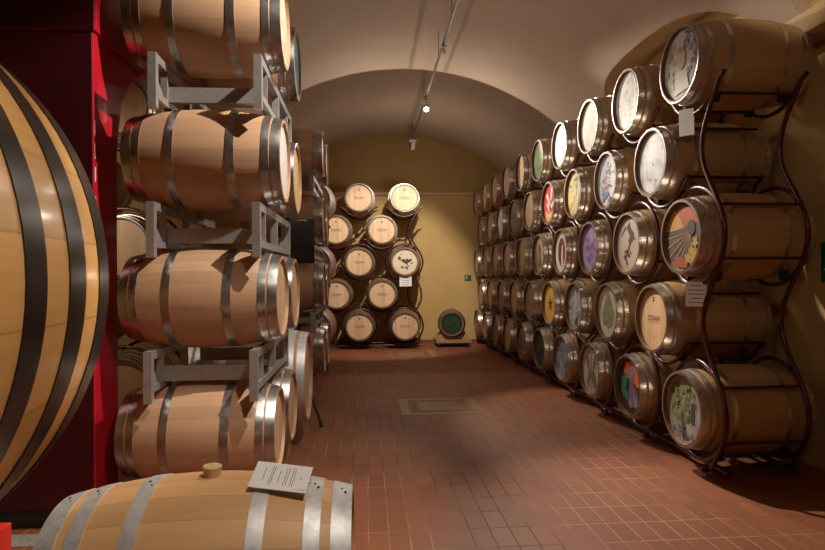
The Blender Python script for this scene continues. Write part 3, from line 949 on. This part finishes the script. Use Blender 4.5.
# deep left: end-on barrels behind the front stack
LBX, LBY = -2.29, 5.62
for row in range(1, 6):
    xs_ = (LBX,) if row % 2 else (LBX - .465, LBX + .465)
    for i, x in enumerate(xs_):
        o = copy_tree(P_right)
        o.location = (x, LBY + RL / 2, ROWZ[row]); o.rotation_euler = (0, 0, -PI / 2)
        h = head_of(o); h.data = h.data.copy(); h.data.materials.clear(); h.data.materials.append(HEAD_WOOD)
        tag(o, 'end-on barrel in dark bay behind tall left stack, %s row%s' % (ROWN[row], '' if row % 2 else (', left one', ', right one')[i]), 'barrel', 'barrels in the dark left bay')
ring_rack([LBX], [], lambda c, d, z: (c, LBY + d, z), 'tubular_barrel_rack', 'bordeaux tubular rack in the dark bay behind the front left stack')

# ------------------------------------------------------------------ foreground barrel
FL, FR, FB = .975, .257, .324
fg = barrel_proto(FL, FR, FB, [(.454, .066), (.362, .052), (.19, .052)], OAK_FRONT, GALV_PALE, HEAD_PALE, seg=72, rivets=True)
fg.location = (-.055 - FL / 2, 2.08, .49)
tag(fg, 'pale oak barrel lying in the foreground with a bung and a sign on top', 'barrel')
body_of(fg).rotation_euler = (.1, 0, 0)
bm = bmesh.new()
lathe(bm, [(-.03, 0), (-.03, .026), (.012, .030), (.030, .033), (.034, .030), (.034, 0)], 24, 'Z')
o = obj('bung', bm, CORK, fg, 40, (0.005, 0, FB + .001)); o['label'] = 'tan silicone bung'
t = empty('barrel_cradle', (-.055 - FL / 2, 2.08, 0)); tag(t, 'low wooden cradle under the foreground barrel', 'cradle')
for x in (-.3, .3):
    rr = prof_r(x, FL, FR, FB)
    bm = bmesh.new()
    n = 12; tp = []
    for i in range(n + 1):
        y = -.24 + .48 * i / n
        tp.append((y, .49 - math.sqrt((rr + .004) ** 2 - y * y)))
    poly = [(-.24, 0)] + tp + [(.24, 0)]
    A = [bm.verts.new((x - .03, y, z)) for y, z in poly]; B = [bm.verts.new((x + .03, y, z)) for y, z in poly]
    bm.faces.new(A); bm.faces.new(B[::-1])
    for i in range(len(poly)):
        j = (i + 1) % len(poly); bm.faces.new((A[i], B[i], B[j], A[j]))
    obj('support', bm, TIMBER, t)
# sign on the barrel: acrylic holder with a printed sheet
ACR, nt_, b_ = new_mat('clear_acrylic')
b_.inputs['Base Color'].default_value = (.93, .92, .9, 1); b_.inputs['Roughness'].default_value = .08
b_.inputs['Transmission Weight'].default_value = .9; b_.inputs['IOR'].default_value = 1.45
sg = empty('sign_holder', (-.292, 2.03, .49 + FB - .022), (0, 0, -8 * D2R)); tag(sg, 'tilted white printed sign in a clear holder on the foreground barrel', 'sign')
TM = Matrix.Translation((0, -.012, .030)) @ Matrix.Rotation(23 * D2R, 4, 'X') @ Matrix.Rotation(7.5 * D2R, 4, 'Y')
bm = bmesh.new(); add_box(bm, -.096, .096, -.062, .062, -.0015, .0015, 0, TM); obj('sheet', bm, PAPER, sg)
bm = bmesh.new()
for i, (x, l) in enumerate(((-.058, .035), (-.035, .045), (-.028, .045), (-.006, .028), (.014, .042), (.022, .046), (.036, .046), (.044, .044), (.068, .012))):
    y = -.05
    while y < .05:
        w = rnd.uniform(.004, .012)
        if abs(y) < l:
            add_box(bm, x - .0013, x + .0013, y, min(y + w, l), .0016, .0021, 0, TM)
        y += w + .0035
obj('lettering', bm, INK, sg)
bm = bmesh.new(); add_box(bm, -.096, .096, -.062, .062, -.0042, -.0018, 0, TM)
add_box(bm, -.11, .096, .03, .055, -.028, .066, 0, Matrix.Translation((0, 0, 0)))
bm.free()
bm = bmesh.new()
add_box(bm, -.096, .09, -.058, -.052, -.02, .004, 0); add_box(bm, -.096, .09, .034, .04, -.02, .036, 0)
obj('holder', bm, ACR, sg)

# ------------------------------------------------------------------ big cask, red structure
CL, CR_, CB = 1.6, 1.044, 1.10
cask = empty('large_cask', (-2.02, 1.5, 1.49), (0, 0, PI / 2))
tag(cask, 'huge varnished oak cask with broad black hoops at left edge', 'cask')
bm = bmesh.new()
pr = [(-CL / 2 + .06, 0), (-CL / 2 + .06, CR_ - .05), (-CL / 2, CR_ - .045)]
pr += [(CL * (i / 36 - .5), prof_r(CL * (i / 36 - .5), CL, CR_, CB)) for i in range(37)]
pr += [(CL / 2, CR_ - .045), (CL / 2 - .06, CR_ - .05), (CL / 2 - .06, 0)]
lathe(bm, pr, 96); obj('staves', bm, OAK_CASK, cask, 35)
for xc, w in ((.7465, .105), (.4945, .127), (.2215, .113)):
    for s in (-1, 1):
        bm = bmesh.new(); a, b = s * xc - w / 2, s * xc + w / 2
        pp = [(a + (b - a) * i / 4, prof_r(a + (b - a) * i / 4, CL, CR_, CB) + .005) for i in range(5)]
        lathe(bm, [(a, pp[0][1] - .009)] + pp + [(b, pp[-1][1] - .009)], 96, closed=True)
        obj('hoop', bm, HOOP_BLACK, cask, 35)
cr = empty('cask_cradle', (-2.02, 1.5, 0)); tag(cr, 'heavy timber cradle under the huge varnished cask', 'cradle')
for y in (-.45, .45):
    rr = prof_r(y, CL, CR_, CB) + .003
    bm = bmesh.new(); n = 16
    poly = [(-.7, 0)] + [(-.7 + 1.4 * i / n, 1.49 - math.sqrt(rr * rr - (-.7 + 1.4 * i / n) ** 2)) for i in range(n + 1)] + [(.7, 0)]
    A = [bm.verts.new((x, y - .07, z)) for x, z in poly]; B = [bm.verts.new((x, y + .07, z)) for x, z in poly]
    bm.faces.new(A); bm.faces.new(B[::-1])
    for i in range(len(poly)):
        j = (i + 1) % len(poly); bm.faces.new((A[i], B[i], B[j], A[j]))
    obj('support', bm, TIMBER, cr)

rd = empty('red_portal', (-1.9, 3.83, 0)); tag(rd, 'tall red painted portal frame behind the huge cask', 'portal')
bm = bmesh.new(); add_box(bm, -.29, .27, -.17, .16, .12, 3.0, .008); obj('post', bm, RED_PAINT, rd)
bm = bmesh.new(); add_box(bm, -.285, .262, -.176, -.1702, .125, 2.98); o = obj('painted_shade_front', bm, SHADE_RED, rd); o['label'] = 'red post front with painted-in shade'  # thin sheet that paints the shade on the red post front
bm = bmesh.new(); add_box(bm, -1.38, .29, -.18, .75, 2.98, 3.72, .01); obj('lintel', bm, RED_PAINT, rd)
bm = bmesh.new(); add_box(bm, -1.37, .28, -.186, -.1805, 2.985, 3.71); o = obj('painted_shade_lintel', bm, SHADE_RED, rd); o['label'] = 'red lintel front with painted-in shade'  # same painted shade over the lintel front
bm = bmesh.new(); add_box(bm, -.30, .25, -.14, .16, 0, .12); obj('plinth', bm, BLACK, rd)
bm = bmesh.new()
poly = [(.155, 2.99), (.70, 2.99)] + [(.155 + .545 * math.cos(a), 2.99 - .42 + .0 + .42 * (1 - math.sin(a)) - .0) for a in []]
poly = [(.155, 2.99), (.62, 2.99), (.50, 2.93), (.36, 2.82), (.25, 2.66), (.19, 2.46), (.155, 2.2)]
A = [bm.verts.new((.2, y, z)) for y, z in poly]; B = [bm.verts.new((.265, y, z)) for y, z in poly]
bm.faces.new(A); bm.faces.new(B[::-1])
for i in range(len(poly)):
    j = (i + 1) % len(poly); bm.faces.new((A[i], B[i], B[j], A[j]))
obj('bracket', bm, RED_PAINT, rd)
bm = bmesh.new()
for z in (1.72, 1.9, 2.08, 2.22, 2.36):
    add_box(bm, .268, .273, -.162, -.150, z, z + .09)
obj('white_dashes', bm, WHITE_PL, rd)
bm = bmesh.new(); add_box(bm, -.17, .17, -.15, .15, 0, .385, .008)
rb = obj('red_box', bm, RED_BRIGHT, None, None, (-1.80, 2.68, 0)); tag(rb, 'bright red box on the floor at bottom left corner', 'box')

# ------------------------------------------------------------------ loudspeaker on a tripod
SPX, SPY = -.755, 6.2
ls = empty('loudspeaker', (SPX, SPY, 1.64), (0, 0, 38 * D2R)); tag(ls, 'black loudspeaker box on a tripod between the left stacks', 'loudspeaker')
bm = bmesh.new(); add_box(bm, -.155, .155, -.155, .155, 0, .46, .012); obj('cabinet', bm, BLACK, ls, 40)
bm = bmesh.new(); add_box(bm, -.161, -.1555, -.125, .125, .03, .43)
for i in range(5):
    for j in range(4):
        lathe_bm = bmesh.ops.create_cone(bm, cap_ends=True, segments=10, radius1=.014, radius2=.014, depth=.006,
                                         matrix=Matrix.Translation((-.162, -.075 + .05 * j, .09 + .07 * i)) @ Matrix.Rotation(PI / 2, 4, 'Y'))
obj('connector_panel', bm, plain('speaker_panel', (.03, .03, .032), .35, .3), ls)
bm = bmesh.new(); add_box(bm, -.06, .06, -.163, -.155, .43, .445); obj('handle', bm, GALV, ls)
st = empty('speaker_stand', (SPX, SPY, 0)); tag(st, 'black tripod stand on the floor under the loudspeaker', 'stand')
bm = bmesh.new(); tube(bm, [(0, 0, .22), (0, 0, 1.635)], .018, 12); obj('pole', bm, BLACK, st, 50)
bm = bmesh.new(); tube(bm, [(0, 0, .70), (0, 0, .80)], .032, 12); obj('collar', bm, BLACK, st, 50)
for a in (-44, 76, 196):
    dx, dy = math.cos(a * D2R), math.sin(a * D2R)
    bm = bmesh.new(); tube(bm, [(dx * .02, dy * .02, .76), (dx * .40, dy * .40, .03)], .013, 8); l = obj('leg', bm, BLACK, st, 50)
    bm = bmesh.new(); tube(bm, [(dx * .39, dy * .39, .045), (dx * .415, dy * .415, .0)], .018, 8); obj('rubber_foot', bm, RUBBER, l, 50)
    bm = bmesh.new(); tube(bm, [(0, 0, .3), (dx * .21, dy * .21, .37)], .008, 6); obj('brace', bm, BLACK, st, 50)

# ------------------------------------------------------------------ small barrel on a cradle by the far wall
QL, QR, QB = .70, .247, .297
sb = barrel_proto(QL, QR, QB, [(.325, .045), (.235, .034), (.11, .034)], OAK_DARK, HOOP_RUST, HEAD_DARK, name='small_barrel')
SBX, SBY, SBZ = 1.80, 12.12, .49
sb.location = (SBX, SBY + QL / 2, SBZ); sb.rotation_euler = (0, 0, -PI / 2 - .12)
tag(sb, 'small dark barrel with a green leafy head on a wooden cradle by far wall', 'barrel')
gl = blotch('art_green_leaves', [(.35, (.003, .008, .004)), (.52, (.006, .035, .012)), (.66, (.025, .09, .03))], 22)
hs = head_of(sb)
painting(hs, flat((.02, .018, .012)), [(gl, circ(0, 0, .8, 24))], QL / 2 - REC + .004, QR - .028)
bm = bmesh.new(); lathe(bm, [(QB - .005, 0), (QB - .005, .04), (QB + .035, .034), (QB + .035, 0)], 14, 'Z'); obj('bung', bm, TIMBER, sb, 40)
t = empty('barrel_trolley', (SBX, SBY + QL / 2, 0)); tag(t, 'low wooden trolley cradle carrying the small dark barrel by far wall', 'cradle')
bm = bmesh.new(); add_box(bm, -.36, .38, -.30, .30, .09, .16, .006); obj('deck', bm, TIMBER, t)
for y in (-.2, .2):
    rr = prof_r(.2, QL, QR, QB) + .003
    bm = bmesh.new(); n = 12
    poly = [(-.32, .16), (-.3, .27), (-.21, .27)] + [(-.21 + .42 * i / n, max(.165, SBZ - math.sqrt(max(0, (rr + .003) ** 2 - (-.21 + .42 * i / n) ** 2)))) for i in range(n + 1)] + [(.21, .27), (.3, .27), (.32, .16)]
    A = [bm.verts.new((x, y - .025, z)) for x, z in poly]; B = [bm.verts.new((x, y + .025, z)) for x, z in poly]
    bm.faces.new(A); bm.faces.new(B[::-1])
    for i in range(len(poly)):
        j = (i + 1) % len(poly); bm.faces.new((A[i], B[i], B[j], A[j]))
    obj('support', bm, TIMBER, t)
for x in (-.3, .32):
    for y in (-.24, .24):
        bm = bmesh.new(); tube(bm, [(x - .018, y, .045), (x + .018, y, .045)], .045, 14); obj('wheel', bm, RUBBER, t, 50)

# ------------------------------------------------------------------ exit signs
def exit_sign(loc, rot, w, h, label, arrow=False):
    t = empty('exit_sign', loc, rot); tag(t, label, 'sign')
    bm = bmesh.new(); add_box(bm, -w / 2, w / 2, 0, .012, -h / 2, h / 2, .002); obj('panel', bm, GREEN_SIGN, t)
    bm = bmesh.new()
    s = h * .42
    def pl(p):
        bm.faces.new([bm.verts.new((a * s - w * .18, -.001, b * s)) for a, b in p])
    pl(circ(.12, .62, .15, 10)); pl(strip((.05, .42), (-.1, -.05), .14, .11)); pl(strip((-.08, -.02), (.28, -.28), .08, .07)); pl(strip((.28, -.28), (.2, -.7), .07, .05))
    pl(strip((-.1, -.05), (-.3, -.4), .08, .06)); pl(strip((-.3, -.4), (-.65, -.45), .06, .05)); pl(strip((.1, .38), (.42, .12), .05)); pl(strip((0, .38), (-.38, .25), .05)); pl(strip((-.38, .25), (-.5, .0), .045))
    if w > .2:
        pl([(1.0, -.8), (1.5, -.8), (1.5, .8), (1.0, .8)])
    obj('running_figure', bm, WHITE_PL, t)
exit_sign((2.27, FAR - .014, 1.45), (0, 0, 0), .15, .13, 'small green exit sign on the far wall beside right rack')
exit_sign((RW - .014, 4.03, 1.585), (0, 0, -PI / 2), .34, .30, 'green exit sign on the right wall at the right edge')

# ------------------------------------------------------------------ track and spotlights
TX, TZ = .95, 4.33
tr = empty('lighting_track', (TX, 6.4, TZ)); tag(tr, 'thin dark lighting track running along under the vault', 'light track')
bm = bmesh.new(); add_box(bm, -.014, .014, -7.9, 6.3, -.012, .012); obj('rail', bm, TRACK_DARK, tr)
for y in (-6, -3, 0, 1.2, 3.2, 5.6):
    bm = bmesh.new(); tube(bm, [(0, y, .01), (0, y, ceil_z(TX, 6.4 + y) - TZ + .01)], .004, 6); obj('hanger', bm, TRACK_DARK, tr)
def spot(y, aim, label, lit=False, small=False):
    t = empty('track_spotlight', (TX, y, TZ)); t.scale = (.5, .5, .5) if small else (1, 1, 1); tag(t, label, 'spotlight', 'white spotlights on the track')
    bm = bmesh.new(); add_box(bm, -.05, .09, -.035, .035, -.055, -.011, .006); obj('adapter', bm, WHITE_PL, t)
    d = (Vector(aim) - Vector((TX, y, TZ - .13))).normalized()
    q = Vector((0, 0, 1)).rotation_difference(d).to_euler()
    bm = bmesh.new(); lathe(bm, [(-.09, 0), (-.09, .035), (-.07, .045), (.07, .045), (.07, .038), (.05, .036), (.05, 0)], 24, 'Z')
    obj('lamp_head', bm, WHITE_PL, t, 40, (.02, 0, -.14), q)
    bm = bmesh.new(); tube(bm, [(.02, 0, -.05), (.02, 0, -.10)], .012, 8); obj('stem', bm, WHITE_PL, t, 40)
    if lit:
        bm = bmesh.new(); bmesh.ops.create_uvsphere(bm, u_segments=16, v_segments=10, radius=.034)
        o = obj('bulb', bm, GLOW, t, 60, Vector((.02, 0, -.14)) + d * .072); o['label'] = 'glowing bulb'
spot(9.35, (.2, 5, 1.2), 'white track spotlight with glowing bulb, the brighter one over mid aisle', True)
spot(12.12, (.6, 12.6, .5), 'white track spotlight nearest the far wall')
spot(7.15, (2.0, 4.0, 0.5), small=True, label='small track spotlight above the aisle, nearest of the three in view')
spot(3.0, (-1.0, 3.9, 1.4), 'track spotlight overhead aimed at the left stack')

def lamp(kind, loc, aim, energy, col=(1, .84, .66), size=60, blend=.3, rad=.05, **kw):
    l = bpy.data.lights.new('lamp', kind); l.energy = energy; l.color = col
    if kind == 'SPOT':
        l.spot_size = size * D2R; l.spot_blend = blend; l.shadow_soft_size = rad
    elif kind == 'POINT':
        l.shadow_soft_size = rad
    elif kind == 'AREA':
        l.size = size
    o = bpy.data.objects.new('lamp', l); COL.objects.link(o)
    o.location = loc
    d = Vector(aim) - Vector(loc)
    o.rotation_euler = d.to_track_quat('-Z', 'Y').to_euler()
    for k, v in kw.items():
        setattr(l, k, v)
    return o
WARM = (1, .89, .76)
lamp('SPOT', (.93, 2.95, 4.2), (-1.0, 3.85, 1.5), 560, WARM, 66, .35, .03)              # left stack
lamp('SPOT', (.93, .9, 4.2), (-.95, 2.2, .9), 270, WARM, 52, .7, .10)                   # added front fill for the foreground barrel and cask
lamp('SPOT', (.93, 9.25, 4.15), (2.37, 7.05, 3.3), 640, WARM, 37, .5, .04)               # right rack, upper rows
lamp('SPOT', (.93, 9.0, 4.15), (2.37, 6.4, .95), 400, WARM, 44, .5, .04)                # right rack, lower rows
lamp('SPOT', (.93, 7.0, 4.15), (2.5, 2.4, 0.0), 1150, WARM, 48, .85, .05)               # aisle floor
lamp('SPOT', (.93, 8.6, 4.15), (.2, 12.7, .95), 660, WARM, 60, .5, .04)                 # far rack
for x in (.25, 1.55):
    lamp('SPOT', (x, 9.05, 3.5), (x, 0, 3.5), 27, WARM, 180, .02, .03)                  # added lamps in mid-air, no fixture, to brighten the near vault
lamp('SPOT', (.4, -.3, 3.7), (3.0, 4.5, 2.5), 62, WARM, 62, 1, .2)                      # added soft fill from behind the camera, towards the right rack
lamp('SPOT', (.95, 1.9, 4.15), (3.35, 4.4, 3.6), 200, WARM, 20, .8, .05)                # vault foot above the right rack
lamp('SPOT', (-2.75, 4.75, 2.3), (-2.2, 5.8, 1.7), 26, WARM, 150, .6, .05)               # added fill without a fixture, brightens the dark left bay
lamp('POINT', (.95, 11.0, 3.2), (0, 0, 0), 26, WARM, rad=.2)                            # added ambient fill in place of spill from the far spots
lamp('POINT', (.8, 5.2, 3.3), (0, 0, 0), 17, WARM, rad=.2)                             # added ambient fill standing in for spill of the middle spots

w = bpy.data.worlds.new('World'); scene.world = w; w.use_nodes = True
w.node_tree.nodes['Background'].inputs[0].default_value = (1, .8, .6, 1)
w.node_tree.nodes['Background'].inputs[1].default_value = .02

# prototypes are not part of the place
def drop(o):
    for c in list(o.children):
        drop(c)
    bpy.data.objects.remove(o)
drop(P_right); drop(P_left)

# ------------------------------------------------------------------ camera
yaw, pit, rol = .0776, .0017, -.0064
A = Matrix(((math.cos(yaw), -math.sin(yaw), 0), (math.sin(yaw), math.cos(yaw), 0), (0, 0, 1)))
B = Matrix(((1, 0, 0), (0, math.cos(pit), math.sin(pit)), (0, -math.sin(pit), math.cos(pit))))
Cm = Matrix(((math.cos(rol), 0, math.sin(rol)), (0, 1, 0), (-math.sin(rol), 0, math.cos(rol))))
M = Cm @ B @ A
r_, f_, u_ = M[0], M[1], M[2]
cam = bpy.data.cameras.new('camera'); co = bpy.data.objects.new('camera', cam); COL.objects.link(co)
co.matrix_world = Matrix(((r_[0], u_[0], -f_[0], 0), (r_[1], u_[1], -f_[1], 0), (r_[2], u_[2], -f_[2], 1.5), (0, 0, 0, 1)))
cam.sensor_width = 36; cam.lens = 36 * 586.9 / 825
cam.clip_start = .05
scene.camera = co
vs = scene.view_settings
vs.view_transform = 'Standard'; vs.look = 'None'; vs.gamma = 1; vs.exposure = 0; vs.use_curve_mapping = False
